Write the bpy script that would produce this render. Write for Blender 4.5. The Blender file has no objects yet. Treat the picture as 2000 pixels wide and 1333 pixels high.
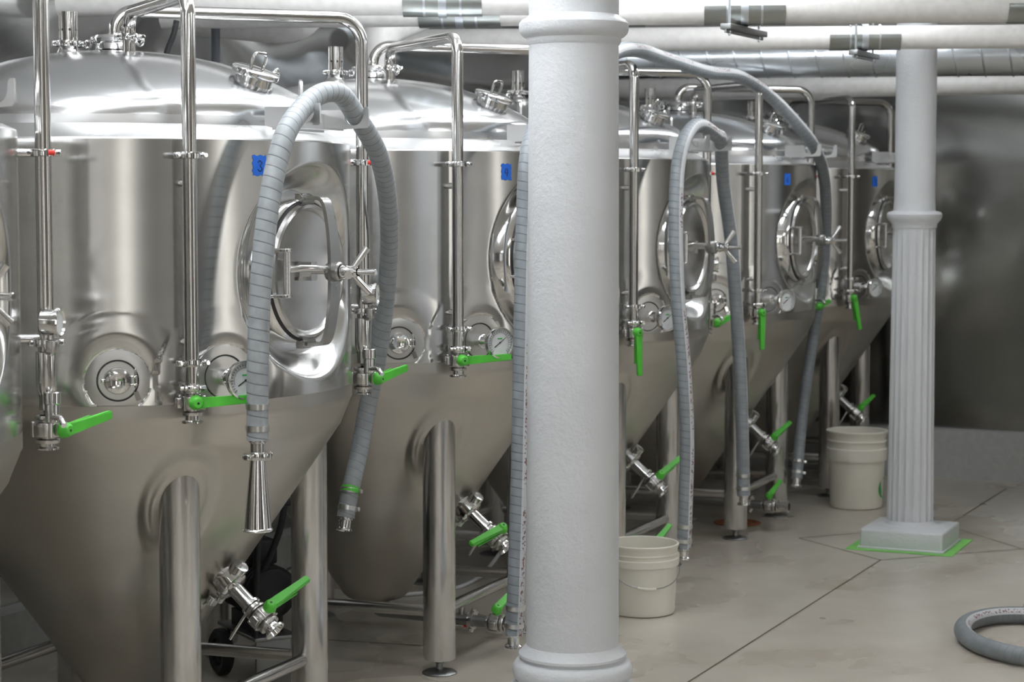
import bpy, bmesh, math, random
from math import pi, sin, cos, radians, hypot, sqrt, atan2
from mathutils import Vector, Matrix
random.seed(7)
C = bpy.context.scene.collection
S = bpy.context.scene

# ------------------------------------------------------------------ camera
F = 3900.0; CH = 1.563; TH = math.atan((666.5-386)/F)
cam = bpy.data.cameras.new('camera'); camo = bpy.data.objects.new('camera', cam); C.objects.link(camo)
cam.sensor_width = 36; cam.lens = F*36/2000; cam.clip_start = .05; cam.clip_end = 60
camo.location = (0, 0, CH); camo.rotation_euler = (pi/2-TH, 0, 0)
cam.dof.use_dof = True; cam.dof.focus_distance = 5.5; cam.dof.aperture_fstop = 6.3
S.camera = camo
S.view_settings.view_transform = 'Standard'; S.view_settings.look = 'None'
S.view_settings.gamma = 1; S.view_settings.use_curve_mapping = False
S.view_settings.exposure = -0.55

def at(px, py, Y):
    """world point at depth Y seen at a pixel of the 2000x1333 photograph"""
    a = (px-1000)/F; b = (666.5-py)/F
    d = Vector((a, cos(TH)+b*sin(TH), -sin(TH)+b*cos(TH)))
    return Vector((0, 0, CH)) + d*(Y/d.y)
def floor_at(px, py):
    a = (px-1000)/F; b = (666.5-py)/F
    d = Vector((a, cos(TH)+b*sin(TH), -sin(TH)+b*cos(TH)))
    return Vector((0, 0, CH)) + d*(-CH/d.z)

UX, UY = .4372, .8994          # direction of the tank row; the aisle lies on its right
def W(u, v, z=0): return Vector((UX*u+UY*v, UY*u-UX*v, z))
RN = math.atan2(-UX, UY)       # heading of the tanks' front

# ------------------------------------------------------------------ materials
def nodes(name):
    m = bpy.data.materials.new(name); m.use_nodes = True
    nt = m.node_tree; return m, nt, nt.nodes['Principled BSDF']
def lk(nt, a, b): nt.links.new(a, b)
def ramp(nt, fac, stops):
    r = nt.nodes.new('ShaderNodeValToRGB'); lk(nt, fac, r.inputs['Fac'])
    e = r.color_ramp.elements
    e[0].position, e[0].color = stops[0][0], (*stops[0][1], 1)
    e[1].position, e[1].color = stops[-1][0], (*stops[-1][1], 1)
    for p, c in stops[1:-1]:
        x = e.new(p); x.color = (*c, 1)
    return r.outputs['Color']
def noise(nt, scale, detail=4, vec=None, stretch=None, kind='Object', rough=.5):
    tc = nt.nodes.new('ShaderNodeTexCoord'); n = nt.nodes.new('ShaderNodeTexNoise')
    n.inputs['Scale'].default_value = scale; n.inputs['Detail'].default_value = detail
    n.inputs['Roughness'].default_value = rough
    v = tc.outputs[kind]
    if stretch:
        mp = nt.nodes.new('ShaderNodeMapping'); mp.inputs['Scale'].default_value = stretch
        lk(nt, v, mp.inputs['Vector']); v = mp.outputs['Vector']
    lk(nt, v, n.inputs['Vector']); return n.outputs['Fac']
def bump(nt, b, h, strength, dist):
    x = nt.nodes.new('ShaderNodeBump'); x.inputs['Strength'].default_value = strength
    x.inputs['Distance'].default_value = dist
    lk(nt, h, x.inputs['Height']); lk(nt, x.outputs['Normal'], b.inputs['Normal']); return x
def maprange(nt, v, a, b_, c, d):
    x = nt.nodes.new('ShaderNodeMapRange'); lk(nt, v, x.inputs[0])
    for i, q in enumerate((a, b_, c, d)): x.inputs[i+1].default_value = q
    return x.outputs[0]
def math_(nt, op, a, b_=None):
    x = nt.nodes.new('ShaderNodeMath'); x.operation = op
    for i, q in enumerate((a, b_)):
        if q is None: continue
        if isinstance(q, (int, float)): x.inputs[i].default_value = q
        else: lk(nt, q, x.inputs[i])
    return x.outputs[0]
def plain(name, col, rough=.5, metal=0, spec=.5):
    m, nt, b = nodes(name)
    n = noise(nt, 30, 3)
    c0 = tuple(x*.93 for x in col); c1 = tuple(min(1, x*1.05) for x in col)
    lk(nt, ramp(nt, n, [(.3, c0), (.7, c1)]), b.inputs['Base Color'])
    b.inputs['Roughness'].default_value = rough; b.inputs['Metallic'].default_value = metal
    b.inputs['Specular IOR Level'].default_value = spec
    return m
def steel(name, col, rough, aniso=0, rot=0, blot=.05, wav=0, wavs=2.5):
    m, nt, b = nodes(name)
    n = noise(nt, 4, 4, stretch=(1, 1, 2))
    c0 = tuple(x*.95 for x in col); c1 = tuple(min(1, x*1.03) for x in col)
    lk(nt, ramp(nt, n, [(.3, c0), (.7, c1)]), b.inputs['Base Color'])
    b.inputs['Metallic'].default_value = 1
    n2 = noise(nt, 5, 4)
    lk(nt, maprange(nt, n2, .3, .7, rough-blot, rough+blot), b.inputs['Roughness'])
    if aniso:
        b.inputs['Anisotropic'].default_value = aniso; b.inputs['Anisotropic Rotation'].default_value = rot
        t = nt.nodes.new('ShaderNodeTangent'); t.direction_type = 'RADIAL'; t.axis = 'Z'
        lk(nt, t.outputs['Tangent'], b.inputs['Tangent'])
    if wav:
        bump(nt, b, noise(nt, wavs, 0, stretch=(1, 1, 1.6)), 1, wav)
    return m
M = {}
M['shell'] = steel('brushed_shell', (.72, .72, .71), .14, .97, 0, .0, .003, 2.0)
M['dome'] = steel('satin_dome', (.80, .81, .825), .2, .4, 0, .03)
M['cone'] = steel('blasted_cone', (.53, .51, .475), .34, .3, 0, .03)
M['plate'] = steel('ground_plate', (.60, .60, .59), .3, 0, 0, .02)
M['pipe'] = steel('pipe_steel', (.58, .57, .555), .15, .5, 0, .03)
M['leg'] = steel('leg_steel', (.64, .635, .63), .22, .7, 0, .03)
M['polish'] = steel('polished_steel', (.78, .78, .78), .1, 0, 0, .03)
M['cast'] = steel('cast_steel', (.62, .61, .60), .25, 0, 0, .05)
M['dark_steel'] = steel('dull_steel', (.30, .31, .31), .4)
M['galv'] = steel('galvanised_sheet', (.62, .66, .70), .3, 0, 0, .08)
M['wallsteel'] = steel('wall_sheet', (.34, .345, .335), .17, 0, 0, 0, .05, .8)
M['green'] = plain('green_plastic', (.085, .50, .045), .45)
M['black'] = plain('black_rubber', (.012, .013, .015), .6)
M['gasket'] = plain('gasket', (.02, .02, .022), .5)
M['white_tube'] = plain('white_tubing', (.75, .78, .80), .3)
M['conduit'] = plain('grey_conduit', (.09, .10, .115), .5)
M['red'] = plain('red_rubber', (.6, .03, .02), .4)
M['blue'] = plain('blue_tape', (.01, .13, .62), .6)
M['ink'] = plain('ink', (.005, .01, .06), .6)
M['yellow'] = plain('yellow_hub', (.75, .55, .03), .4)
M['dial'] = plain('dial_face', (.72, .75, .76), .4)
M['floor_tape'] = plain('green_tape', (.20, .55, .12), .6)
M['rust'] = plain('drain_rust', (.28, .09, .035), .6)
M['joint'] = plain('joint_filler', (.10, .075, .05), .8)
M['whitepipe'] = plain('white_insulation', (.80, .79, .77), .45)
M['ceiling'] = plain('white_ceiling', (.84, .84, .83), .6)
M['curb'] = plain('concrete_curb', (.42, .43, .42), .6)
M['wallback'] = steel('dented_wall_sheet', (.50, .505, .50), .15, 0, 0, 0, .10, 1.5)
M['strap'] = steel('strap_steel', (.40, .40, .39), .28)
M['kick'] = steel('kick_plate', (.75, .75, .75), .3)
M['logo'] = plain('logo_green', (.03, .42, .08), .5)

def paint_mat():
    m, nt, b = nodes('white_paint')
    n = noise(nt, 3, 4); lk(nt, ramp(nt, n, [(.3, (.66, .68, .705)), (.7, (.72, .74, .765))]), b.inputs['Base Color'])
    b.inputs['Roughness'].default_value = .38
    h = noise(nt, 14, 8, rough=.7); h2 = noise(nt, 90, 3)
    s = math_(nt, 'ADD', h, math_(nt, 'MULTIPLY', h2, .15)); bump(nt, b, s, .8, .008); return m
M['paint'] = paint_mat()
def pail_mat():
    m, nt, b = nodes('pail_plastic')
    n = noise(nt, 6, 3); lk(nt, ramp(nt, n, [(.3, (.80, .77, .68)), (.7, (.86, .83, .75))]), b.inputs['Base Color'])
    b.inputs['Roughness'].default_value = .42; b.inputs['Subsurface Weight'].default_value = .15
    b.inputs['Subsurface Radius'].default_value = (.02, .018, .014); return m
M['pail'] = pail_mat()
def floor_mat():
    m, nt, b = nodes('polished_concrete')
    n = noise(nt, 1.6, 3, rough=.5); n2 = noise(nt, 7, 2, rough=.5); n3 = noise(nt, .35, 3)
    s = math_(nt, 'ADD', math_(nt, 'MULTIPLY', n, .75), math_(nt, 'MULTIPLY', n2, .25))
    s = math_(nt, 'ADD', s, math_(nt, 'MULTIPLY', math_(nt, 'SUBTRACT', n3, .5), .4))
    lk(nt, ramp(nt, s, [(.28, (.40, .35, .285)), (.5, (.49, .45, .39)), (.72, (.58, .54, .475))]), b.inputs['Base Color'])
    lk(nt, maprange(nt, n, .3, .7, .24, .34), b.inputs['Roughness'])
    b.inputs['Specular IOR Level'].default_value = .6
    return m
M['floor'] = floor_mat()
def wall_mat(name, cols, sc=1.2):
    m, nt, b = nodes(name)
    n = noise(nt, sc, 3, stretch=(1, 1, .04)); lk(nt, ramp(nt, n, cols), b.inputs['Base Color'])
    b.inputs['Roughness'].default_value = .6; return m
M['wallwhite'] = wall_mat('white_wall', [(.3, (.66, .66, .64)), (.7, (.76, .75, .73))])
M['walltan'] = wall_mat('tan_wall', [(.3, (.10, .09, .08)), (.45, (.30, .26, .21)), (.5, (.14, .13, .12)), (.6, (.42, .38, .33)), (.7, (.20, .19, .18))], 2.2)
M['walldark'] = wall_mat('dark_panel', [(.3, (.07, .075, .085)), (.7, (.13, .135, .15))])
def hose_mat(name, stripe, base=(.235, .26, .28)):
    m, nt, b = nodes(name)
    uv = nt.nodes.new('ShaderNodeUVMap'); sx = nt.nodes.new('ShaderNodeSeparateXYZ')
    lk(nt, uv.outputs['UV'], sx.inputs[0])
    t = math_(nt, 'FRACT', math_(nt, 'ADD', math_(nt, 'MULTIPLY', sx.outputs['Y'], 1/.027), sx.outputs['X']))
    line = math_(nt, 'LESS_THAN', t, .07)
    n = noise(nt, 25, 4)
    c = ramp(nt, n, [(.3, tuple(x*.88 for x in base)), (.7, tuple(x*1.12 for x in base))])
    mx = nt.nodes.new('ShaderNodeMix'); mx.data_type = 'RGBA'; lk(nt, math_(nt, 'MULTIPLY', line, .75), mx.inputs[0])
    lk(nt, c, mx.inputs[6]); mx.inputs[7].default_value = (.10, .115, .13, 1); out = mx.outputs[2]
    if stripe is not None:
        d = math_(nt, 'ABSOLUTE', math_(nt, 'SUBTRACT', sx.outputs['X'], stripe))
        band = math_(nt, 'LESS_THAN', d, .075)
        pr = nt.nodes.new('ShaderNodeTexNoise'); pr.inputs['Scale'].default_value = 120; pr.inputs['Detail'].default_value = 1
        tc = nt.nodes.new('ShaderNodeTexCoord'); lk(nt, tc.outputs['Object'], pr.inputs['Vector'])
        blk = nt.nodes.new('ShaderNodeTexNoise'); blk.noise_dimensions = '1D'; blk.inputs['Scale'].default_value = 2.2; blk.inputs['Detail'].default_value = 0
        lk(nt, sx.outputs['Y'], blk.inputs['W'])
        ink = math_(nt, 'MULTIPLY', math_(nt, 'GREATER_THAN', pr.outputs['Fac'], .55), math_(nt, 'GREATER_THAN', blk.outputs['Fac'], .5))
        ink = math_(nt, 'MULTIPLY', ink, math_(nt, 'LESS_THAN', d, .04))
        sc = nt.nodes.new('ShaderNodeMix'); sc.data_type = 'RGBA'; lk(nt, ink, sc.inputs[0])
        sc.inputs[6].default_value = (.55, .56, .58, 1); sc.inputs[7].default_value = (.22, .12, .12, 1)
        m2 = nt.nodes.new('ShaderNodeMix'); m2.data_type = 'RGBA'; lk(nt, band, m2.inputs[0])
        lk(nt, out, m2.inputs[6]); lk(nt, sc.outputs[2], m2.inputs[7]); out = m2.outputs[2]
    lk(nt, out, b.inputs['Base Color']); b.inputs['Roughness'].default_value = .5
    bump(nt, b, maprange(nt, t, 0, .12, 0, 1), .5, .002)
    return m
M['hose'] = hose_mat('ribbed_hose', None, (.31, .335, .35))
M['hose_print'] = hose_mat('printed_hose', .5)
M['hose_print2'] = hose_mat('printed_hose_coil', .87, (.17, .19, .20))

# ------------------------------------------------------------------ mesh helpers
def I(): return Matrix.Identity(4)
def T(x, y=None, z=None):
    return Matrix.Translation(x if y is None else (x, y, z))
def Rz(a): return Matrix.Rotation(a, 4, 'Z')
def Ry(a): return Matrix.Rotation(a, 4, 'Y')
def Rx(a): return Matrix.Rotation(a, 4, 'X')
def look(p, d, up=(0, 0, 1)):
    """matrix at p whose Z axis points along d"""
    d = Vector(d).normalized(); up = Vector(up)
    if abs(d.dot(up)) > .98: up = Vector((1, 0, 0))
    x = up.cross(d).normalized(); y = d.cross(x)
    m = Matrix((x, y, d)).transposed().to_4x4(); return T(Vector(p)) @ m
def new(): return bmesh.new()
def box(bm, m, sx, sy, sz, taper=None):
    vs = []
    for k in (-1, 1):
        f = taper if (taper and k > 0) else 1
        for a, b in ((-1, -1), (1, -1), (1, 1), (-1, 1)):
            vs.append(bm.verts.new(m @ Vector((a*sx/2*f, b*sy/2*f, k*sz/2))))
    for f in ((3, 2, 1, 0), (4, 5, 6, 7), (0, 1, 5, 4), (1, 2, 6, 5), (2, 3, 7, 6), (3, 0, 4, 7)):
        bm.faces.new([vs[i] for i in f])
def rbox(bm, m, sx, sy, sz, bev=.004):
    """box with rounded edges"""
    t = bmesh.new(); box(t, I(), sx, sy, sz)
    bmesh.ops.bevel(t, geom=t.edges[:], offset=bev, segments=3, affect='EDGES', profile=.5)
    t.transform(m); mm = bpy.data.meshes.new('t'); t.to_mesh(mm); t.free(); bm.from_mesh(mm); bpy.data.meshes.remove(mm)
def lathe(bm, m, prof, n=32, closed=False):
    rings = []
    for r, z in prof:
        if r < 1e-6: rings.append([bm.verts.new(m @ Vector((0, 0, z)))])
        else: rings.append([bm.verts.new(m @ Vector((r*cos(2*pi*i/n), r*sin(2*pi*i/n), z))) for i in range(n)])
    pr = list(zip(rings, rings[1:])) + ([(rings[-1], rings[0])] if closed else [])
    for a, b in pr:
        for i in range(n):
            j = (i+1) % n
            if len(a) == 1 and len(b) == 1: continue
            if len(a) == 1: bm.faces.new((a[0], b[j], b[i]))
            elif len(b) == 1: bm.faces.new((a[i], a[j], b[0]))
            else: bm.faces.new((a[i], a[j], b[j], b[i]))
def cyl(bm, m, r, z0, z1, n=24, bev=.0015):
    b = min(bev, r*.3, abs(z1-z0)*.3)
    lathe(bm, m, [(0, z0), (r-b, z0), (r, z0+b), (r, z1-b), (r-b, z1), (0, z1)], n)
def torus(bm, m, R, r, n=48, k=12, sy=1):
    rings = []
    for i in range(n):
        a = 2*pi*i/n
        rings.append([bm.verts.new(m @ Vector(((R+r*cos(2*pi*j/k))*cos(a), (R*sy+r*cos(2*pi*j/k))*sin(a), r*sin(2*pi*j/k)))) for j in range(k)])
    for i in range(n):
        a, b = rings[i], rings[(i+1) % n]
        for j in range(k): bm.faces.new((a[j], b[j], b[(j+1) % k], a[(j+1) % k]))
def fillet(pts, r, k=8):
    pts = [Vector(p) for p in pts]; out = [pts[0]]
    for a, b, c in zip(pts, pts[1:], pts[2:]):
        d1 = (a-b).normalized(); d2 = (c-b).normalized(); ang = d1.angle(d2)
        if ang > pi-.02: out.append(b); continue
        t = min(r/math.tan(ang/2), (a-b).length*.48, (c-b).length*.48); rr = t*math.tan(ang/2)
        ctr = b+(d1+d2).normalized()*(rr/sin(ang/2))
        p1 = b+d1*t-ctr; p2 = b+d2*t-ctr; tot = p1.angle(p2); ax = p1.cross(p2).normalized()
        for i in range(k+1): out.append(ctr+Matrix.Rotation(tot*i/k, 3, ax) @ p1)
    out.append(pts[-1]); return out
def spline(pts, k=10):
    pts = [Vector(p) for p in pts]; P = [2*pts[0]-pts[1]]+pts+[2*pts[-1]-pts[-2]]; out = []
    for i in range(1, len(P)-2):
        p0, p1, p2, p3 = P[i-1:i+3]
        for j in range(k):
            t = j/k; out.append(.5*((2*p1)+(p2-p0)*t+(2*p0-5*p1+4*p2-p3)*t*t+(3*p1-p0-3*p2+p3)*t*t*t))
    out.append(pts[-1]); return out
def tube(bm, pts, r, n=20, cap=True, up=None, rad=None):
    """sweep a circle along a path; the UV map holds (turn, metres)"""
    uvl = bm.loops.layers.uv.verify()
    pts = [Vector(p) for p in pts]; pp = [pts[0]]
    for p in pts[1:]:
        if (p-pp[-1]).length > 1e-5: pp.append(p)
    pts = pp
    tang = [(pts[min(i+1, len(pts)-1)]-pts[max(i-1, 0)]).normalized() for i in range(len(pts))]
    x = Vector(up) if up else (Vector((0, 0, 1)) if abs(tang[0].z) < .9 else Vector((1, 0, 0)))
    x = (x-tang[0]*x.dot(tang[0])).normalized(); rings = []; L = 0; Ls = []
    for i, p in enumerate(pts):
        t = tang[i]; x = (x-t*x.dot(t)).normalized(); y = t.cross(x)
        rr = rad[i] if rad else r
        rings.append([bm.verts.new(p+(x*cos(2*pi*j/n)+y*sin(2*pi*j/n))*rr) for j in range(n)])
        if i: L += (p-pts[i-1]).length
        Ls.append(L)
    for i in range(len(rings)-1):
        for j in range(n):
            f = bm.faces.new((rings[i][j], rings[i][(j+1) % n], rings[i+1][(j+1) % n], rings[i+1][j]))
            for lp, (a, b) in zip(f.loops, ((j, i), (j+1, i), (j+1, i+1), (j, i+1))): lp[uvl].uv = (a/n, Ls[b])
    if cap:
        bm.faces.new(rings[0][::-1]); bm.faces.new(rings[-1])
def prism(bm, m, outline, th, bev=0):
    """outline in local XY extruded along local Z, centred"""
    a = [bm.verts.new(m @ Vector((x, y, -th/2))) for x, y in outline]
    b = [bm.verts.new(m @ Vector((x, y, th/2))) for x, y in outline]
    bm.faces.new(a[::-1]); bm.faces.new(b); n = len(outline)
    for i in range(n): bm.faces.new((a[i], a[(i+1) % n], b[(i+1) % n], b[i]))
def obj(name, bm, mat, parent=None, smooth=35, mat2=None):
    bmesh.ops.recalc_face_normals(bm, faces=bm.faces[:])
    me = bpy.data.meshes.new(name); bm.to_mesh(me); bm.free()
    me.materials.append(mat)
    if mat2: me.materials.append(mat2)
    for p in me.polygons: p.use_smooth = True
    if hasattr(me, 'set_sharp_from_angle'): me.set_sharp_from_angle(angle=radians(smooth))
    o = bpy.data.objects.new(name, me); C.objects.link(o)
    if parent: o.parent = parent
    return o
def tag(o, label, cat, group=None, kind=None):
    o['label'] = label; o['category'] = cat
    if group: o['group'] = group
    if kind: o['kind'] = kind
    return o
def thing(name, label, cat, loc=(0, 0, 0), rz=0, group=None):
    o = bpy.data.objects.new(name, None); C.objects.link(o); o.location = loc; o.rotation_euler = (0, 0, rz)
    o.empty_display_size = .1
    return tag(o, label, cat, group)
def struct(name, bm, mat, **k):
    o = obj(name, bm, mat, **k); o['kind'] = 'structure'; return o
def copy_tree(o, parent=None):
    c = o.copy(); C.objects.link(c); c.parent = parent
    for ch in KIDS(o): copy_tree(ch, c)
    return c
def KIDS(o): return [x for x in list(C.objects) if x.parent == o]

# ------------------------------------------------------------------ the room
U0, U1, V0, V1, ZC = -4.2, 11.07, -4.50, 2.6, 2.75
def slab(bm, u0, u1, v0, v1, z0, z1):
    vs = [bm.verts.new(W(u, v, z)) for z in (z0, z1) for u, v in ((u0, v0), (u1, v0), (u1, v1), (u0, v1))]
    for f in ((3, 2, 1, 0), (4, 5, 6, 7), (0, 1, 5, 4), (1, 2, 6, 5), (2, 3, 7, 6), (3, 0, 4, 7)):
        bm.faces.new([vs[i] for i in f])
def sl(name, mat, *a):
    b = new(); slab(b, *a); return struct(name, b, mat)
sl('floor', M['floor'], U0-.1, U1+.1, V0-.1, V1+.1, -.1, 0)
sl('ceiling', M['ceiling'], U0-.1, U1+.1, V0-.1, V1+.1, ZC, ZC+.1)
sl('wall_left', M['wallback'], U0-.1, U1+.1, V0-.1, V0, 0, ZC)
b = new(); slab(b, U1, U1+.1, V0, V1, 0, 2.13); struct('wall_far', b, M['wallsteel'])
sl('wall_upper', M['wallwhite'], U1-.01, U1+.1, V0, V1, 2.13, ZC)
# walls behind the photographer, which the tanks mirror
sl('wall_right', M['walltan'], U0-.1, U1+.1, V1, V1+.1, 0, ZC)
sl('wall_rear', M['walltan'], U0-.1, U0, V0, V1, 0, ZC)
k = 1
for (a, c, z0, z1, mt) in ((-1.2, -.3, 0, 2.1, 'walldark'), (.8, 1.25, 0, 2.6, 'wallwhite'),
                       (2.0, 3.1, 0, 2.1, 'walldark'), (3.9, 4.3, 0, 2.6, 'wallwhite'), (5.0, 6.3, 0, 2.3, 'wallwhite'), (7.0, 8.0, 0, 2.1, 'walldark'), (8.8, 9.2, 0, 2.6, 'wallwhite')):
    sl('trim_%d' % k, M[mt], a, c, V1-.04, V1, z0, z1); k += 1  # unseen panels added so the tanks mirror dark and bright bands
for (a, c, z0, z1, mt) in ((-2.3, -1.95, 0, 2.6, 'wallwhite'), (-.9, 2.55, 0, 2.6, 'walldark')):
    sl('trim_%d' % k, M[mt], U0, U0+.04, a, c, z0, z1); k += 1  # rear panels, likewise added for the mirrored bands
# curbs and kick plate
sl('baseboard_left', M['curb'], U0, U1, V0, V0+.10, 0, .17)
sl('baseboard_far', M['curb'], U1-.08, U1, V0+.1, V1, 0, .275)
sl('trim_%d' % k, M['kick'], U1-.03, U1, -1.9, V1, .277, .40); k += 1
# control joints in the slab
def strip(bm, a, b, w=.007, z=.0012):
    a = Vector(a); b = Vector(b); d = (b-a).normalized(); s = Vector((-d.y, d.x, 0))*w/2
    vs = [bm.verts.new(Vector((p.x, p.y, z))+q) for p, q in ((a, -s), (b, -s), (b, s), (a, s))]
    bm.faces.new(vs)
jf = floor_at(1720, 1095); jr = floor_at(1996, 1073); jb = floor_at(1850, 1028); jl = floor_at(1560, 1052)
b = new()
ud = Vector((UX, UY, 0)); nd = Vector((UY, -UX, 0))
strip(b, jf, floor_at(1345, 1333)); strip(b, floor_at(1345, 1333), floor_at(1345, 1333)-ud*4)
strip(b, jf, jr); strip(b, jr, jb); strip(b, jf, jl); strip(b, jl, jb); strip(b, jb, floor_at(1966, 955)); strip(b, jr, jr+nd*3)
strip(b, floor_at(590, 1248), floor_at(820, 1262), .009)
struct('trim_%d' % k, b, M['joint']); k += 1

# ------------------------------------------------------------------ lamps of the room
def lamp(u, v, lab, L=1.25):
    """suspended strip lamp: two open tubes under a narrow batten"""
    t = thing('ceiling_light', lab, 'ceiling light', W(u, v, 2.65), RN+pi/2, 'suspended strip lamps over the cellar')
    b = new(); rbox(b, T(0, 0, .03), L+.04, .06, .05, .008); obj('housing', b, M['whitepipe'], t)
    for s_ in (-1, 1):
        b = new(); cyl(b, T(0, s_*.055, .015) @ Ry(pi/2), .019, -L/2, L/2, 12); obj('lamp_tube', b, M['lampglow'], t)
        b = new(); cyl(b, T(s_*L*.4, 0, 0), .003, .055, ZC-2.65, 8); obj('hanging_rod', b, M['galv'], t)
    b = new(); rbox(b, T(-L/2-.01, 0, .015), .02, .16, .045, .004); rbox(b, T(L/2+.01, 0, .015), .02, .16, .045, .004); rbox(b, T(0, 0, .03), L+.02, .012, .03, .002); obj('end_cap', b, M['whitepipe'], t)
    return t
mm, nt, bb = nodes('lamp_glow'); bb.inputs['Base Color'].default_value = (.9, .9, .9, 1)
bb.inputs['Emission Color'].default_value = (.94, .97, 1, 1); bb.inputs['Emission Strength'].default_value = 38
M['lampglow'] = mm
for (u, v) in ((.2, -2.35), (1.7, -2.35), (3.2, -2.35), (4.7, -2.35), (6.2, -2.35), (7.7, -2.35), (9.2, -2.35), (3.2, -2.95), (4.7, -2.95), (6.2, -2.95), (-1.5, .6), (1.5, .6), (4.5, .6), (8.0, .6)):
    lamp(u, v, 'white strip lamp hanging from the ceiling over the aisle')
# added glowing panes, out of view, that the shells mirror as bright streaks
mm, nt, bb = nodes('added_pane_glow'); bb.inputs['Emission Color'].default_value = (1, .97, .9, 1); bb.inputs['Emission Strength'].default_value = 3.6
M['pane_glow'] = mm
mm = mm.copy(); mm.name = 'dim_added_pane_glow'; mm.node_tree.nodes['Principled BSDF'].inputs['Emission Strength'].default_value = 2.3; M['pane_glow_dim'] = mm
def glow_pane(idx, a, c, wall, z0=.5, z1=2.35):
    b = new()
    if wall == 'right': slab(b, a, c, V1-.05, V1-.03, z0, z1)
    else: slab(b, U0+.03, U0+.05, a, c, z0, z1)
    o = struct('glow_pane_%d' % idx, b, M['pane_glow' if wall == 'right' else 'pane_glow_dim'])
glow_pane(1, -2.9, -2.0, 'right', .3, 2.5); glow_pane(2, .70, .92, 'rear', .2, 2.5); glow_pane(3, 1.32, 1.50, 'rear', .2, 2.5); glow_pane(4, 1.95, 2.1, 'rear', .2, 2.5); glow_pane(5, -3.3, -2.6, 'rear', .9, 2.2); glow_pane(6, 3.9, 4.3, 'right', .3, 2.4); glow_pane(7, 7.3, 7.7, 'right')

# ------------------------------------------------------------------ cast columns
def column_front():
    p = at(1120, 386, 5.68); loc = (p.x, p.y, 0)
    t = thing('column', 'large smooth white painted cast column standing in the foreground', 'column', loc, 0, 'white columns along the aisle')
    R = .131
    b = new(); prof = [(R+.003, .24), (R, 1.0), (R-.004, 1.98), (R-.002, ZC)]
    lathe(b, I(), prof, 64); obj('shaft', b, M['paint'], t)
    b = new(); lathe(b, I(), [(R, .285), (R+.006, .275), (R+.016, .262), (R+.024, .255), (R+.025, .248), (R+.018, .243), (R+.018, .238), (R+.032, .232), (R+.041, .218), (R+.043, .202),
        (R+.038, .186), (R+.028, .178), (R+.028, .170), (R+.05, .16), (R+.062, .145), (R+.062, .125), (R+.055, .11), (R+.06, .1)], 64)
    obj('base_moulding', b, M['paint'], t)
    b = new(); rbox(b, T(0, 0, .05), .46, .46, .10, .012); obj('plinth', b, M['paint'], t)
    b = new(); zc = 2.045
    lathe(b, I(), [(R-.004, zc-.055), (R+.003, zc-.045), (R+.003, zc-.035), (R+.012, zc-.03), (R+.02, zc-.022), (R+.024, zc-.01), (R+.024, zc+.006), (R+.016, zc+.016), (R+.004, zc+.022), (R-.004, zc+.03)], 64)
    obj('ring_moulding', b, M['paint'], t)
column_front()
def column_back():
    p = at(1777, 1050, 8.92)
    t = thing('column', 'fluted white cast column on a square plinth at the back beside the bucket', 'column', (p.x, p.y, 0), radians(-24), 'white columns along the aisle')
    b = new(); rings = []; n = 20*8
    for z, R, d in ((.07, .104, 1), (.5, .100, 1), (1.0, .097, 1), (1.38, .094, 1), (1.41, .094, .3), (1.43, .094, 0)):
        rings.append([b.verts.new(Vector(((R-.007*d*max(0, sin(pi*((i/8) % 1)))**.7)*cos(2*pi*i/n), (R-.007*d*max(0, sin(pi*((i/8) % 1)))**.7)*sin(2*pi*i/n), z))) for i in range(n)])
    for r0, r1 in zip(rings, rings[1:]):
        for i in range(n): b.faces.new((r0[i], r0[(i+1) % n], r1[(i+1) % n], r1[i]))
    obj('fluted_shaft', b, M['paint'], t, smooth=60)
    b = new(); lathe(b, I(), [(.093, 1.50), (.090, 1.56), (.089, ZC)], 48); obj('shaft', b, M['paint'], t)
    b = new(); lathe(b, I(), [(.09, 1.425), (.098, 1.428), (.100, 1.445), (.114, 1.462), (.121, 1.475), (.122, 1.488), (.116, 1.498), (.10, 1.502), (.09, 1.503)], 48); obj('ring_moulding', b, M['paint'], t)
    b = new(); rbox(b, T(0, 0, .045), .37, .37, .088, .01); lathe(b, T(0, 0, .082), [(.17, 0), (.14, .012), (.115, .018), (.104, .035)], 40)
    rbox(b, T(0, 0, .006), .385, .385, .010, .003); obj('plinth', b, M['paint'], t)
    # tape around the plinth
    b = new(); x, y, w = .1925, .1925, .045
    for cx, cy, sx, sy in ((0, -y-w/2, 2*x+2*w, w), (0, y+w/2, 2*x+2*w, w), (-x-w/2, 0, w, 2*y), (x+w/2, 0, w, 2*y)): box(b, T(cx, cy, .0015), sx, sy, .0016)
    o = obj('masking_tape', b, M['floor_tape']); o.location = (p.x, p.y, 0); o.rotation_euler.z = radians(-24)
    tag(o, 'green masking tape on the floor around the fluted column plinth', 'tape')
column_back()

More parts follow.
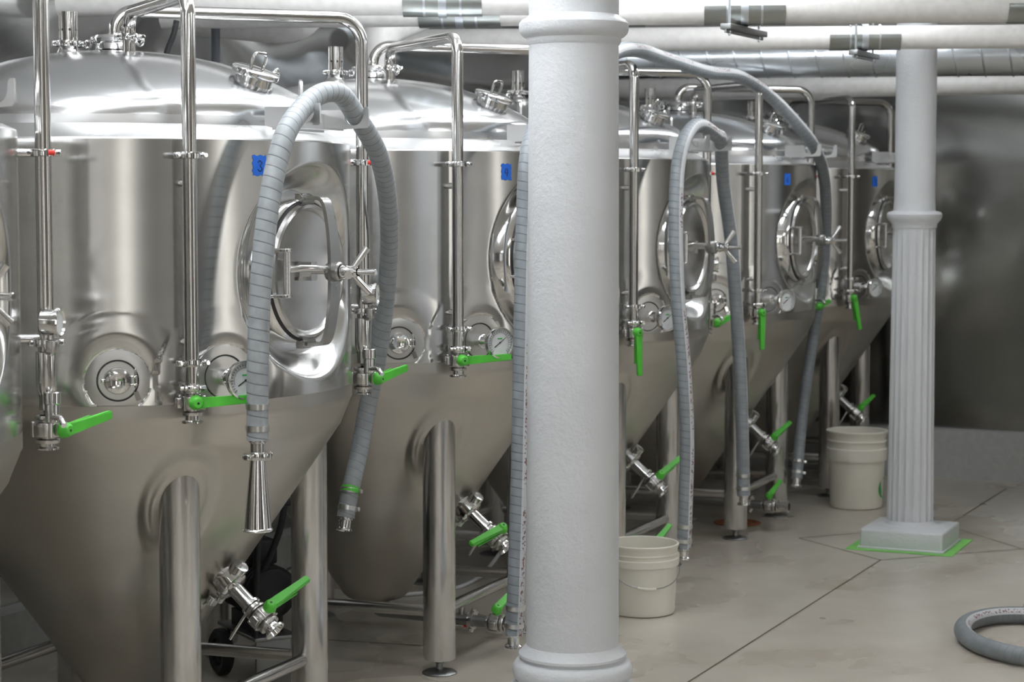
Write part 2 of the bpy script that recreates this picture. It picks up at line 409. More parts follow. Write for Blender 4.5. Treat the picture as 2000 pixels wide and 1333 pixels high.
# ------------------------------------------------------------------ fermenter
R = .655
ZM = 1.366                                     # manway centre
PORTS = [(-53.4, 1.104, .079), (-29, 1.104, .084)]
LEGS = [(.412, -.300), (.373, .404), (-.412, .300), (-.373, -.404)]
def sm(a, b, x):
    t = max(0, min(1, (x-a)/(b-a))); return t*t*(3-2*t)
def thetas():
    out = []; a = -180.0
    while a < 180-1e-6:
        out.append(a); a += .5 if -80 <= a < 45 else 2.5
    return out
TH_L = thetas()
def grid(bm, zs, fn):
    rings = [[bm.verts.new(fn(radians(a), z)) for a in TH_L] for z in zs]; n = len(TH_L)
    for a, c in zip(rings, rings[1:]):
        for i in range(n): bm.faces.new((a[i], a[(i+1) % n], c[(i+1) % n], c[i]))
def shell_pt(a, z):
    x, y = R*cos(a), R*sin(a)
    if abs(a) < 1.2:
        d = hypot(y, z-ZM)
        if d < .292:
            if d < .21: x = .545
            else: x = x+(.566-x)*(1-sm(.215, .292, d))**.8
            return Vector((x, y, z))
    rr = R
    for pa, pz, pr in PORTS:
        d = hypot(R*(a-radians(pa)), z-pz)
        if d < pr:
            rr = R-.014*sm(0, 1, (pr-d)/.005)
        elif d < pr+.10: rr = R+.0035*sin(pi*(d-pr)/.10)
    return Vector((rr*cos(a), rr*sin(a), z))
def cone_r(z):
    if z > .92: return {0: 0}.get(1, .62+.035*(sm(.90, 1.02, z)) if z < 1.0 else .655)
    if z > .20: return .62-(.92-z)*.686
    return .126
def cone_pt(a, z):
    r = cone_r(z); x, y = r*cos(a), r*sin(a)
    for lx, ly in LEGS:
        d = hypot(x-lx, y-ly)
        if d < .115 and x*lx+y*ly > 0:
            r -= .012*sm(0, 1, (.115-d)/.03) - .007*sm(0, 1, (.08-d)/.01)
    return Vector((r*cos(a), r*sin(a), z))

def clamp(bm, m, r, ear=0.0):
    """tri-clamp ring around local Z with hinge, bolt and wing nut"""
    lathe(bm, m, [(r, -.006), (r+.007, -.0085), (r+.011, -.008), (r+.012, 0), (r+.011, .008), (r+.007, .0085), (r, .006)], 28)
    for s in (-1, 1):
        mm_ = m @ Rz(ear) @ T(s*(r+.014), 0, 0)
        rbox(bm, mm_, .014, .016, .015, .003); cyl(bm, mm_ @ Rx(pi/2), .005, -.014, .014, 12)
    mm_ = m @ Rz(ear) @ T(r+.014, -.020, 0)
    cyl(bm, mm_ @ Rx(pi/2), .006, -.004, .006, 12)
def wing(bm, m, s=1.0):
    """wing nut lying along local X"""
    cyl(bm, m, .008*s, -.006*s, .012*s, 14)
    for q in (-1, 1):
        prism(bm, m @ T(q*.016*s, 0, .008*s) @ Rx(pi/2), [(-q*.009*s, -.006*s), (q*.008*s, .0*s), (q*.014*s, .010*s), (q*.008*s, .016*s), (-q*.004*s, .010*s)], .006*s)
def handle_bm():
    """butterfly valve lever: hub axis local Z, lever along +X"""
    b = new()
    lathe(b, I(), [(0, -.012), (.017, -.012), (.019, -.009), (.018, .002), (.015, .010), (.011, .014), (0, .015)], 24)
    o = [(.006, -.015), (.03, -.0125), (.165, -.010), (.165, .010), (.03, .0125), (.006, .015)]
    t = bmesh.new(); prism(t, T(0, 0, .002), o, .015)
    bmesh.ops.bevel(t, geom=t.edges[:], offset=.0025, segments=2, affect='EDGES')
    me = bpy.data.meshes.new('t'); t.to_mesh(me); t.free(); b.from_mesh(me); bpy.data.meshes.remove(me)
    prism(b, T(.0, 0, -.016) @ Ry(radians(4)), [(.02, -.008), (.12, -.007), (.12, .007), (.02, .008)], .006)
    return b
HANDLE = None
def valve(parent, m, hm, lab=None, r=.019, hub=True):
    """butterfly valve on a pipe along local Z of m; hm = matrix of its lever"""
    b = new()
    lathe(b, m, [(r, -.032), (r+.008, -.032), (r+.009, -.029), (r+.009, -.024), (r, -.021), (r, -.018), (r+.013, -.016), (r+.014, -.012), (r+.014, .012), (r+.013, .016), (r, .018), (r, .021), (r+.009, .024), (r+.009, .029), (r+.008, .032), (r, .032)], 28)
    for a in (40, 140, 220, 320):
        q = m @ Rz(radians(a)) @ T(r+.013, 0, 0); cyl(b, q, .0055, -.018, .018, 10)
    for s in (-1, 1): rbox(b, m @ T(s*(r+.014), 0, 0), .018, .02, .026, .003)
    h0 = hm @ Vector((0, 0, -.01)); c0 = m @ Vector((0, 0, 0))
    tube(b, [c0+(h0-c0)*.3, h0], .009, 14)
    v = obj('valve', b, M['cast'], parent)
    o = bpy.data.objects.new('handle', HANDLE_ME); C.objects.link(o); o.parent = v; o.matrix_local = hm
    o['label'] = 'green plastic lever'
    b = new(); cyl(b, hm @ T(0, 0, .012), .0035, 0, .004, 10); obj('screw', b, M['gasket'], v)
    return v, o
hb = handle_bm(); ho = obj('handle', hb, M['green']); HANDLE_ME = ho.data; bpy.data.objects.remove(ho)

def pol(a, r, z): return Vector((r*cos(radians(a)), r*sin(radians(a)), z))
AA, AR = -38.5, .712      # front drop pipe
BA, BR = 46.4, .716       # side drop pipe
ZP = 2.065
def dome_z(r):
    P = [(0, 1.971), (.13, 1.966), (.244, 1.954), (.323, 1.932), (.417, 1.896), (.49, 1.861), (.53, 1.832), (.555, 1.80), (.565, 1.775)]
    for (a, x), (c, y) in zip(P, P[1:]):
        if r <= c: return x+(y-x)*(r-a)/(c-a)
    return 1.775
def make_fermenter():
    t = thing('fermenter', '', 'tank', (0, 0, 0), RN, 'stainless fermenters standing in a row')
    zs = [1.04+i*(1.71-1.04)/134 for i in range(135)]
    b = new(); grid(b, zs, shell_pt); obj('shell', b, M['shell'], t, smooth=50)
    zs = [.20+i*.0125 for i in range(58)]+[.925+i*.01 for i in range(8)]+[1.0, 1.01, 1.02, 1.03, 1.04]
    b = new(); grid(b, zs, cone_pt)
    lathe(b, I(), [(.126, .20), (.118, .185), (.10, .168), (.07, .158), (.045, .155)], 48)
    obj('cone', b, M['cone'], t, smooth=40)
    b = new(); lathe(b, I(), [(R, 1.708), (R-.003, 1.714), (.572, 1.750), (.566, 1.752), (.566, 1.757), (.5645, 1.775)], 160); obj('shoulder', b, M['kick'], t)
    # smooth dome
    P = [(.5645, 1.775), (.563, 1.792), (.556, 1.812), (.54, 1.830), (.515, 1.847), (.48, 1.865), (.43, 1.889), (.37, 1.913), (.30, 1.936), (.22, 1.953), (.13, 1.965), (.06, 1.970), (0, 1.971)]
    b = new(); lathe(b, I(), P, 128); obj('dome', b, M['dome'], t, smooth=60)
    # manway: neck, door, hinge, strap bar and wing nut
    mw = Matrix.Translation((0, 0, ZM)) @ Ry(pi/2)           # local Z -> tank X
    b = new(); lathe(b, mw, [(.222, .56), (.218, .568), (.212, .585), (.206, .60), (.198, .612), (.190, .618), (.183, .612), (.181, .60), (.181, .55)], 72)
    man = obj('manway', b, M['polish'], t)
    b = new(); torus(b, mw @ T(0, 0, .617), .183, .006, 72, 10); obj('gasket', b, M['gasket'], man)
    b = new(); lathe(b, mw, [(.181, .612), (.183, .625), (.178, .634), (.170, .636), (.164, .630), (.160, .622), (.12, .608), (.06, .600), (0, .598)], 72)
    box(b, T(.612, 0, ZM), .03, .09, .03); box(b, T(.625, 0, ZM), .04, .03, .05)
    obj('door', b, M['leg'], man)
    b = new()
    pts = [(.60, -.0, .19), (.655, 0, .196), (.685, 0, .18), (.702, 0, .10), (.708, 0, 0), (.702, 0, -.10), (.685, 0, -.18), (.655, 0, -.196), (.60, 0, -.19)]
    P3 = spline([Vector((x, 0, ZM+z)) for x, y, z in pts], 5); w = .026; th = .010; prev = None
    for i, p in enumerate(P3):
        tg = (P3[min(i+1, len(P3)-1)]-P3[max(i-1, 0)]).normalized(); nn = Vector((0, 1, 0)).cross(tg)
        ww = w*(1-.25*min(1, abs(p.z-ZM)/.2))
        q = [b.verts.new(p+Vector((0, a*ww, 0))+nn*c*th/2) for a, c in ((-1, -1), (1, -1), (1, 1), (-1, 1))]
        if prev:
            for j in range(4): b.faces.new((prev[j], prev[(j+1) % 4], q[(j+1) % 4], q[j]))
        else: b.faces.new(q)
        prev = q
    b.faces.new(prev)
    for s in (-1, 1): cyl(b, T(.615, -.0, ZM+s*.19) @ Rx(pi/2), .016, -.03, .03, 18); rbox(b, T(.60, 0, ZM+s*.197), .05, .04, .022, .004)
    lathe(b, mw, [(0, .69), (.024, .69), (.026, .695), (.026, .725), (.022, .73), (0, .73)], 28)
    obj('strap_bar', b, M['strap'], man)
    b = new()
    cyl(b, mw, .008, .62, .835, 16)
    lathe(b, mw, [(.012, .73), (.019, .733), (.020, .74), (.016, .752), (.015, .775), (.011, .78)], 24)
    for a in (25, 145, 265):
        d = Vector((.45, sin(radians(a))*.9, cos(radians(a))*.9)).normalized()
        p0 = Vector((.757, 0, ZM)); tube(b, [p0, p0+d*.02, p0+d*.05, p0+d*.078], .007, 12, rad=[.006, .008, .009, .0105])
    obj('wing_nut', b, M['polish'], man)
    b = new()                                                  # hinge on the near side
    cyl(b, T(.66, -.158, ZM), .010, -.064, .064, 16)
    for s in (-1, 1): rbox(b, T(.635, -.168, ZM+s*.060), .075, .032, .010, .002)
    tube(b, [(.66, -.158, ZM+.008), (.676, -.12, ZM+.012), (.69, -.06, ZM+.010), (.70, 0, ZM+.006)], .0095, 14)
    obj('hinge', b, M['polish'], man)
    # hatch on the dome
    zr = dome_z(.45); hm = look((.45, 0, zr-.022), (.36, 0, 1))
    b = new(); lathe(b, hm, [(.052, -.02), (.052, .036), (.056, .038), (.062, .040)], 36); ht = obj('hatch', b, M['polish'], t)
    b = new(); lathe(b, hm, [(.064, .036), (.066, .040), (.066, .050), (.06, .054), (.03, .058), (0, .058)], 36); obj('lid', b, M['polish'], ht)
    b = new(); tube(b, fillet([hm @ Vector((x, .0, z)) for x, z in ((-.03, .05), (-.03, .098), (.03, .098), (.03, .05))], .012, 5), .0045, 10); obj('handle', b, M['polish'], ht)
    b = new(); rbox(b, hm @ T(.076, 0, .045), .030, .018, .016, .003); torus(b, hm @ T(.100, 0, .045) @ Rx(pi/2), .013, .005, 20, 8); obj('latch', b, M['polish'], ht)
    b = new(); rbox(b, hm @ T(-.07, 0, .045), .018, .02, .02, .003); obj('hinge', b, M['polish'], ht)
    # relief stack
    p = pol(205.9, .13, 1.955)
    b = new(); lathe(b, T(p), [(.045, 0), (.032, .012), (.026, .028), (.0255, .035)], 28); lathe(b, T(p), [(.0265, .035), (.0265, .125), (.022, .125), (.022, .04)], 28); rs = obj('relief_valve', b, M['pipe'], t)
    b = new()
    for a in range(0, 360, 45): cyl(b, T(p) @ T(0, 0, .075) @ Rz(radians(a)) @ Ry(pi/2), .0042, .0235, .0269, 10)
    obj('vent_hole', b, M['gasket'], rs)
    b = new(); clamp(b, T(p) @ T(0, 0, .037), .026, radians(50)); torus(b, T(p) @ T(.052, .02, .035) @ Rx(pi/2), .010, .004, 18, 8); obj('clamp', b, M['polish'], rs)
    # pipe A, front drop
    a0 = pol(AA, .15, 1.955); a1 = pol(AA, .15, ZP); a2 = pol(AA, AR, ZP); a3 = pol(AA, AR, 1.075)
    b = new(); tube(b, fillet([a0, a1, a2, a3], .05, 10), .0182, 24); pa = obj('cleaning_pipe', b, M['pipe'], t)
    for z in (1.668, 1.149):
        b = new(); clamp(b, T(pol(AA, AR, z)) @ Rz(radians(AA+100)), .0195, 0); obj('clamp', b, M['polish'], pa)
    b = new(); clamp(b, T(pol(AA, .15, 2.0)) @ Rz(radians(AA+90)), .0195, 0); torus(b, T(pol(AA, .20, 1.995)) @ Rx(pi/2), .011, .004, 18, 8); obj('clamp', b, M['polish'], pa)
    for z in (1.6, 1.2):   # stand-offs
        q0 = pol(AA, R-.01, z); q1 = pol(AA, AR-.015, z); b = new(); tube(b, [q0, q1], .010, 14); obj('stand_off', b, M['polish'], pa)
    # valve A with lever
    vm = T(pol(AA, AR, 1.05)) @ Rz(radians(AA+90)); 
    rot = T(pol(AA, AR+.040, 1.052)) @ Rz(radians(AA)) @ Ry(pi/2)     # hub axis outwards
    hm_ = rot @ Rz(radians(92))
    v, h = valve(t, vm, hm_); v.name = 'drop_valve'; h['k'] = 'A'
    b = new(); c = T(pol(AA, AR, 1.088)); clamp(b, c, .0195, radians(-60)); wing(b, c @ Rz(radians(-18)) @ T(.045, 0, 0) @ Rx(pi/2), 1.1)
    obj('clamp', b, M['polish'], v); b = new()
    lathe(b, T(pol(AA, AR, 1.0)), [(.019, .02), (.019, .005), (.027, .002), (.027, -.002), (.019, -.002), (.017, .01)], 24); obj('ferrule', b, M['polish'], v)
    # pipe B, side drop with pressure gauge, cup and sampling valve
    b0 = Vector((0, 0, 1.96)); b1 = Vector((0, 0, ZP+.02)); b2 = pol(BA, BR, ZP+.02); b3 = pol(BA, BR, 1.075)
    b = new(); tube(b, fillet([b0, b1, b2, b3], .075, 10), .0182, 24); pb = obj('blow_off_pipe', b, M['pipe'], t)
    b = new(); lathe(b, T(0, 0, 1.965), [(.07, 0), (.055, .01), (.052, .03), (.05, .034)], 36); lathe(b, T(0, 0, 2.005), [(.052, -.006), (.06, -.009), (.065, 0), (.06, .009), (.03, .012), (.018, .016)], 36)
    rbox(b, T(-.07, 0, 2.005), .02, .02, .02, .003); rbox(b, T(.07, -.01, 2.005), .02, .02, .02, .003); torus(b, T(.098, -.02, 1.995) @ Rx(pi/2), .012, .005, 18, 8); obj('flange', b, M['polish'], pb)
    for z in (1.665, 1.23):
        b = new(); clamp(b, T(pol(BA, BR, z)), .0195, radians(BA+180)); rr_ = obj('clamp', b, M['polish'], pb)
    for z in (1.665, 1.24):
        b = new(); tube(b, [pol(BA, R-.01, z), pol(BA, BR-.012, z)], .010, 14); obj('stand_off', b, M['polish'], pb)
    b = new(); cyl(b, T(pol(BA, BR+.004, 1.665)) @ Rz(radians(-20)) @ T(.024, 0, 0) @ Rx(pi/2), .008, -.009, .009, 16); obj('pad', b, M['red'], pb)
    g = pol(BA, BR, 1.18)
    b = new(); lathe(b, T(g), [(.018, .03), (.024, .028), (.024, -.05), (.022, -.062), (.016, -.075), (.018, -.085)], 28); obj('sight_cup', b, M['polish'], pb)
    gx = g+Vector((.045, -.035, 0))
    b = new(); tube(b, fillet([g+Vector((.01, -.01, .03)), gx+Vector((0, 0, .03)), gx+Vector((0, 0, .06))], .01, 4), .008, 12); rbox(b, T(gx+Vector((0, 0, .045))), .022, .022, .03, .004); obj('gauge_stem', b, M['cast'], pb)
    gm = T(gx+Vector((0, 0, .10))) @ Rz(radians(19)) @ Ry(pi/2)
    b = new(); lathe(b, gm, [(0, -.022), (.028, -.022), (.030, -.019), (.030, .012), (.034, .013), (.034, .02), (.030, .022), (.028, .017)], 36); ga = obj('pressure_gauge', b, M['polish'], t)
    b = new(); cyl(b, gm, .029, .008, .017, 32); obj('dial', b, M['dial'], ga)
    vm = T(pol(BA, BR, 1.03)); hm_ = T(pol(BA, BR, 1.03)+Vector((.052, 0, 0))) @ Ry(pi/2) @ Rz(radians(97))
    v, h = valve(t, vm, hm_); v.name = 'sampling_valve'
    b = new(); q = pol(BA, BR, 1.07)+Vector((.035, -.025, 0))
    cyl(b, T(q), .017, -.02, .022, 20); cyl(b, T(q), .020, .022, .05, 20)
    tube(b, spline([q+Vector((.01, -.01, -.008)), q+Vector((.045, -.03, -.006)), q+Vector((.066, -.042, -.02))], 6), .007, 12)
    tube(b, [q, pol(BA, BR, 1.07)], .010, 12); obj('spout', b, M['polish'], v); b = new()
    lathe(b, T(pol(BA, BR, .985)), [(.017, .02), (.017, .005), (.027, .002), (.027, -.002), (.017, -.002)], 24); obj('ferrule', b, M['polish'], v)
    # ports on the shell
    for (pa_, pz, pr), kind in zip(PORTS, ('port', 'thermometer')):
        m_ = look(pol(pa_, R-.02, pz), pol(pa_, 1, 0))
        ri = pr-.028
        b = new(); lathe(b, m_, [(pr+.001, .004), (pr+.0005, .0165), (pr-.001, .017), (ri+.002, .017), (ri, .0135), (ri-.002, .0135), (ri-.003, .0145), (0, .0145)], 64); pl = obj('mounting_plate', b, M['plate'], t)
        b = new(); torus(b, m_ @ T(0, 0, .0145), ri, .0016, 48, 6); obj('groove', b, M['gasket'], pl)
        b = new(); m_ = m_ @ T(0, 0, .008)
        if kind == 'port':
            cyl(b, m_, .024, 0, .02, 32); lathe(b, m_, [(.024, .008), (.032, .008), (.034, .016), (.031, .024), (.024, .026), (.02, .028), (0, .022)], 36)
            rbox(b, m_ @ T(.040, -.010, .016), .018, .006, .014, .001); rbox(b, m_ @ T(.040, .010, .016), .018, .006, .014, .001); cyl(b, m_ @ T(.044, 0, .018) @ Rx(pi/2), .003, -.03, .018, 8)
            prism(b, m_ @ T(.046, -.034, .02), [(-.008, .006), (.004, .008), (.012, -.012), (.0, -.016)], .006)
            rbox(b, m_ @ T(-.036, 0, .016), .010, .012, .014, .002)
            obj('port', b, M['polish'], t)
        else:
            cyl(b, m_, .022, 0, .035, 28); cyl(b, m_, .011, .03, .105, 20); cyl(b, m_, .017, .055, .075, 6)
            m_ = m_ @ T(0, 0, -.010)
            th_ = obj('thermometer', b, M['polish'], t)
            b = new(); lathe(b, m_ @ T(0, 0, .115), [(0, 0), (.046, 0), (.049, .004), (.050, .016), (.050, .022), (.046, .024), (.044, .018)], 44); obj('bezel', b, M['polish'], th_)
            b = new(); cyl(b, m_ @ T(0, 0, .115), .0455, .006, .0165, 40); obj('dial', b, M['dial'], th_)
            b = new(); mk = m_ @ T(0, 0, .1325)
            for i in range(25):
                a = radians(-225+i*270/24+180); box(b, mk @ Rz(a) @ T(.038, 0, 0), .006 if i % 4 else .009, .0011, .0008)
            for i in range(48):
                a0_, a1_ = radians(200-i*4.6), radians(200-(i+1)*4.6)
                vs = [b.verts.new(mk @ Vector((rr*cos(q_), rr*sin(q_), .0004))) for q_, rr in ((a0_, .0315), (a1_, .0315), (a1_, .0325), (a0_, .0325))]; b.faces.new(vs)
            prism(b, mk @ Rz(radians(35)), [(-.025, -.0015), (.03, -.0004), (.03, .0004), (-.025, .0015)], .001); cyl(b, mk, .003, 0, .0015, 12)
            obj('scale_marks', b, M['gasket'], th_)
            b = new(); box(b, mk @ T(0, .013, 0), .018, .004, .0006); obj('dial_mark', b, M['logo'], th_)
    # racking arm on the cone
    dz = Vector((cos(radians(39)), 0, -sin(radians(39)))); p0 = Vector((.322, 0, .530)); rm = look(p0, dz)
    b = new(); lathe(b, rm, [(.05, -.02), (.045, .005), (.036, .02), (.036, .035)], 32); cyl(b, rm, .040, .035, .055, 32); lathe(b, rm, [(.040, .055), (.046, .052), (.046, .070), (.040, .074), (.022, .076)], 32)
    cyl(b, rm, .022, .07, .165, 24)
    lathe(b, rm, [(.022, .138), (.029, .140), (.029, .148), (.022, .150)], 24)
    ra = obj('racking_arm', b, M['polish'], t)
    b = new(); cyl(b, rm @ T(-.0, -.055, .06) @ Rx(pi/2), .011, -.01, .01, 16); obj('bolt', b, M['polish'], ra); b = new(); lathe(b, rm @ T(0, .054, .05) @ Rx(pi/2), [(0, .02), (.022, .02), (.024, .01), (.024, -.012), (0, -.014)], 24); obj('knob', b, M['polish'], ra)
    b = new(); wing(b, rm @ T(-.02, -.062, .045) @ Rx(pi/2), 1.6); obj('wing_nut', b, M['polish'], ra); b = new()
    tube(b, [rm @ Vector((0, -.01, .145)), rm @ Vector((0, -.01, .145))+Vector((-.045, -.03, -.085))], .004, 8); obj('clamp_lever', b, M['cast'], ra)
    vm = rm @ T(0, 0, .192)
    hx = Vector((.15, .94, .30)).normalized()
    hzv = (rm.to_3x3() @ Vector((-1, 0, 0))); hzv = Vector((.45, -.35, .75)); hzv = (hzv-hx*hzv.dot(hx)).normalized(); hy = hzv.cross(hx)
    c0 = rm @ Vector((0, 0, .192)); up_ = Vector((.58, -.05, .80)); hc = c0+up_*.045
    hmm = T(hc) @ Matrix((hx, hy, hzv)).transposed().to_4x4()
    v, h = valve(t, vm, hmm, r=.022); v.name = 'racking_valve'
    b = new(); lathe(b, rm, [(.020, .215), (.022, .225), (.022, .235), (.031, .240), (.031, .246), (.024, .246), (.020, .235)], 28); obj('ferrule', b, M['polish'], v)
    # bottom outlet
    b = new(); tube(b, fillet([(0, 0, .165), (0, 0, .115), (.44, 0, .115)], .045, 8), .020, 20); bo = obj('outlet_pipe', b, M['dark_steel'], t)
    b = new(); clamp(b, T(0, 0, .150), .03, .4); wing(b, T(.05, -.03, .150) @ Rx(pi/2), 1.3); obj('clamp', b, M['cast'], bo)
    b = new(); clamp(b, look((.38, 0, .115), (1, 0, 0)), .02, 1.2); obj('clamp', b, M['cast'], bo)
    b = new(); cyl(b, T(.34, 0, .12), .011, 0, .075, 14); obj('support_post', b, M['cast'], bo)
    b = new(); cyl(b, T(.36, 0, .10) @ Ry(pi/2), .012, -.01, .01, 12); obj('seal', b, M['red'], bo)
    vm = look((.475, 0, .115), (1, 0, 0)); ax_ = Vector((0, .96, .28)).normalized(); az_ = Vector((.45, -.25, .86)); az_ = (az_-ax_*az_.dot(ax_)).normalized()
    hm_ = T(.475, .0, .165) @ Matrix((ax_, az_.cross(ax_), az_)).transposed().to_4x4()
    v, h = valve(t, vm, hm_, r=.022); v.name = 'outlet_valve'
    b = new(); lathe(b, look((.51, 0, .115), (1, 0, 0)), [(.022, 0), (.030, .004), (.030, .012), (.022, .016), (.022, .05), (.030, .054), (.030, .06), (.02, .06)], 24); obj('ferrule', b, M['cast'], v)
    # legs, feet, braces
    for lx, ly in LEGS:
        rr = hypot(lx, ly); zt = .92-(.62-rr)/.686+.10
        b = new(); lathe(b, T(lx, ly, 0), [(0, .048), (.050, .048), (.0535, .056), (.0535, min(zt, 1.0))], 36); lg = obj('leg', b, M['leg'], t)
        b = new(); cyl(b, T(lx, ly, 0), .011, .008, .05, 14); cyl(b, T(lx, ly, 0), .018, .035, .048, 6); lathe(b, T(lx, ly, 0), [(0, 0), (.056, 0), (.058, .003), (.05, .009), (.02, .014), (0, .015)], 28)
        obj('foot', b, M['dark_steel'], lg)
    for i in range(4):
        (x0, y0), (x1, y1) = LEGS[i], LEGS[(i+1) % 4]
        d = Vector((x1-x0, y1-y0, 0)).normalized()*.045
        b = new(); tube(b, [Vector((x0, y0, .205))+d, Vector((x1, y1, .205))-d], .019, 20); obj('brace', b, M['leg'], t)
    # hose hook: two notched plates joined by a web
    hk = None
    for yy in (-.125, .125):
        o = [(.575, 1.800), (.66, 1.800), (.667, 1.796), (.669, 1.786)]
        for i in range(11):
            a = pi+pi*i/10; o.append((.698+.029*cos(a), 1.786+.029*sin(a)))
        o += [(.728, 1.800), (.733, 1.807), (.742, 1.807), (.744, 1.800), (.744, 1.756), (.738, 1.750), (.60, 1.745), (.575, 1.752)]
        b = new(); prism(b, T(0, yy, 0) @ Rx(pi/2), o, .006)
        if hk is None:
            hk = obj('hose_hook', b, M['kick'], t)
        else: obj('hook_plate', b, M['kick'], hk)
    b = new(); box(b, T(.655, 0, 1.747), .02, .25, .006); box(b, T(.60, 0, 1.765), .006, .25, .05); obj('web', b, M['kick'], hk)
    # lifting lug
    b = new(); p = pol(40, .52, 1.86); prism(b, T(p) @ Rz(radians(130)) @ Rx(pi/2), [(-.02, -.03), (.02, -.03), (.02, .02), (.014, .034), (0, .04), (-.014, .034), (-.02, .02)], .008); obj('lifting_lug', b, M['kick'], t)
    return t
T0, D = Vector((-1.11, 5.63, 0)), Vector((.632, 1.30, 0))
base = make_fermenter()
names = [(-1, 'fermenter cut off at the left edge of the photo, nearest of the row'),
         (0, 'stainless fermenter with blue tape marked 3 and funnel-ended hose on its hook'),
         (1, 'stainless fermenter with blue tape marked 4 partly behind the front column'),
         (2, 'fermenter just right of the front column with a hose looped over its hook'),
         (3, 'second fermenter from the far wall with blue tape and long grey hose'),
         (4, 'farthest stainless fermenter, beside the fluted white column')]
tanks = {}
first = True
for i, lab in names:
    o = base if i == -1 else copy_tree(base)
    tanks[i] = o
for i, lab in names:
    o = tanks[i]; p = T0+D*i; o.location = p; o['label'] = lab
    # lever of the front drop valve differs between tanks
    for v in KIDS(o):
        if v.name.startswith('drop_valve'):
            for h in KIDS(v):
                if h.name.startswith('handle') and i >= 2:
                    h.matrix_local = T(pol(AA, AR+.040, 1.052)) @ Rz(radians(AA)) @ Ry(pi/2) @ Rz(radians({2: 2, 3: 0, 4: 12}[i]))
for v in KIDS(tanks[1]):
    if v.name.startswith('racking_valve'):
        for h in KIDS(v):
            if h.name.startswith('handle'): h.matrix_basis = h.matrix_basis @ Rz(radians(172))
for v in KIDS(tanks[0]):
    if v.name.startswith('outlet_valve'):
        for h in KIDS(v):
            if h.name.startswith('handle'): h.matrix_basis = h.matrix_basis @ Rz(radians(180))
# blue tape with handwritten numbers
STROKES = {3: [[(-.3, .75), (.0, .95), (.3, .7), (.0, .45), (.32, .15), (.0, -.1), (-.32, .1)]],
           4: [[(-.1, .95), (-.35, .35), (.35, .4)], [(.2, .9), (.05, -.1)]],
           6: [[(.25, .9), (-.2, .5), (-.25, .1), (.1, -.05), (.25, .25), (-.15, .4)]],
           7: [[(-.3, .85), (.3, .9), (-.05, -.1)]]}
for i, num in ((0, 3), (1, 4), (3, 6), (4, 7)):
    ta = -19.5; zc = 1.645; w, h = .022, .026
    b = new(); n = 8; rows = []
    for j in range(9):
        zz = zc-h+2*h*j/8; jit = .0025*sin(j*2.3+i)
        rows.append([b.verts.new(pol(ta+math.degrees((-w+2*w*q/n+jit)/R), R+.0012, zz+.002*sin(q*1.7))) for q in range(n+1)])
    for r0, r1 in zip(rows, rows[1:]):
        for q in range(n): b.faces.new((r0[q], r0[q+1], r1[q+1], r1[q]))
    tp = obj('tape_label', b, M['blue'], tanks[i]); tp['label'] = 'blue masking tape with a handwritten number'
    b = new()
    for st in STROKES[num]:
        P = spline([pol(ta+math.degrees((x*.022)/R), R+.0018, zc-.012+y*.026) for x, y in st], 4); tube(b, P, .0012, 6)
    obj('number', b, M['ink'], tp)

# ------------------------------------------------------------------ hoses
def TP(i, n, u, z):
    """point in the frame of tank i: n out of its front, u along the row"""
    p = T0+D*i; return Vector((p.x+UY*n+UX*u, p.y-UX*n+UY*u, z))
def band(bm, p, d, r):
    m = look(p, d); lathe(bm, m, [(r, -.007), (r+.0025, -.007), (r+.0025, .007), (r, .007)], 28); rbox(bm, m @ Rz(-.2) @ T(r+.008, 0, 0), .012, .012, .012, .002)
HR = .0275
def hose(label, pts, mat, up=None, r=HR, ends='cc', group='grey brewery hoses', funnel=False):
    P = spline(pts, 10); b = new(); tube(b, P, r, 28, up=up)
    t = thing('hose', label, 'hose', P[0].to_tuple(), 0, group)
    inv = T(-P[0]); b.transform(inv); obj('hose_body', b, mat, t)
    for idx, (p, q) in enumerate(((P[0], P[3]), (P[-1], P[-4]))):
        if ends[idx] == '-': continue
        d = (p-q).normalized()
        for s in (.03, .085):
            b = new(); band(b, p-d*s, d, r); b.transform(inv); obj('hose_clamp', b, M['kick'], t)
        b = new(); m = look(p, d)
        lathe(b, m, [(r*.85, -.01), (r*.85, .004), (.019, .008), (.019, .03), (.026, .034), (.027, .04), (.019, .041), (.016, .03), (0, .02)], 28)
        b.transform(inv); e = obj('ferrule', b, M['polish'], t)
        if funnel and idx == 0:
            b = new(); clamp(b, m @ T(0, 0, .04), .024, .6); wing(b, m @ T(.045, 0, .045) @ Rx(pi/2), 1.3); torus(b, m @ T(-.0, 0, .04) @ T(.052, 0, 0) @ Rx(pi/2), .012, .004, 18, 8); b.transform(inv); obj('clamp', b, M['polish'], e)
            b = new(); lathe(b, m, [(.019, .042), (.020, .06), (.035, .222), (.0375, .224), (.039, .227), (.0375, .230), (.034, .229), (.018, .06)], 36); b.transform(inv)
            f = obj('funnel', b, M['polish'], t)
    return t
# over the hook of the tank marked 3
pts = [at(503, 860, 4.97), at(503, 800, 4.97), at(504, 690, 4.97), at(509, 560, 4.98), at(521, 430, 5.0), at(538, 330, 5.03), at(561, 255, 5.08), TP(0, .698, -.125, 1.802),
       TP(0, .70, -.035, 1.838), TP(0, .70, .05, 1.838), TP(0, .698, .125, 1.793), at(738, 300, 5.6), at(757, 390, 5.8), at(760, 480, 5.95), at(753, 590, 6.05), at(737, 700, 6.1), at(717, 800, 6.12), at(700, 890, 6.1), at(683, 965, 6.05), at(675, 1012, 6.03)]
hose('grey ribbed hose over the first hook, with a steel funnel on its near end', pts, M['hose'], funnel=True)
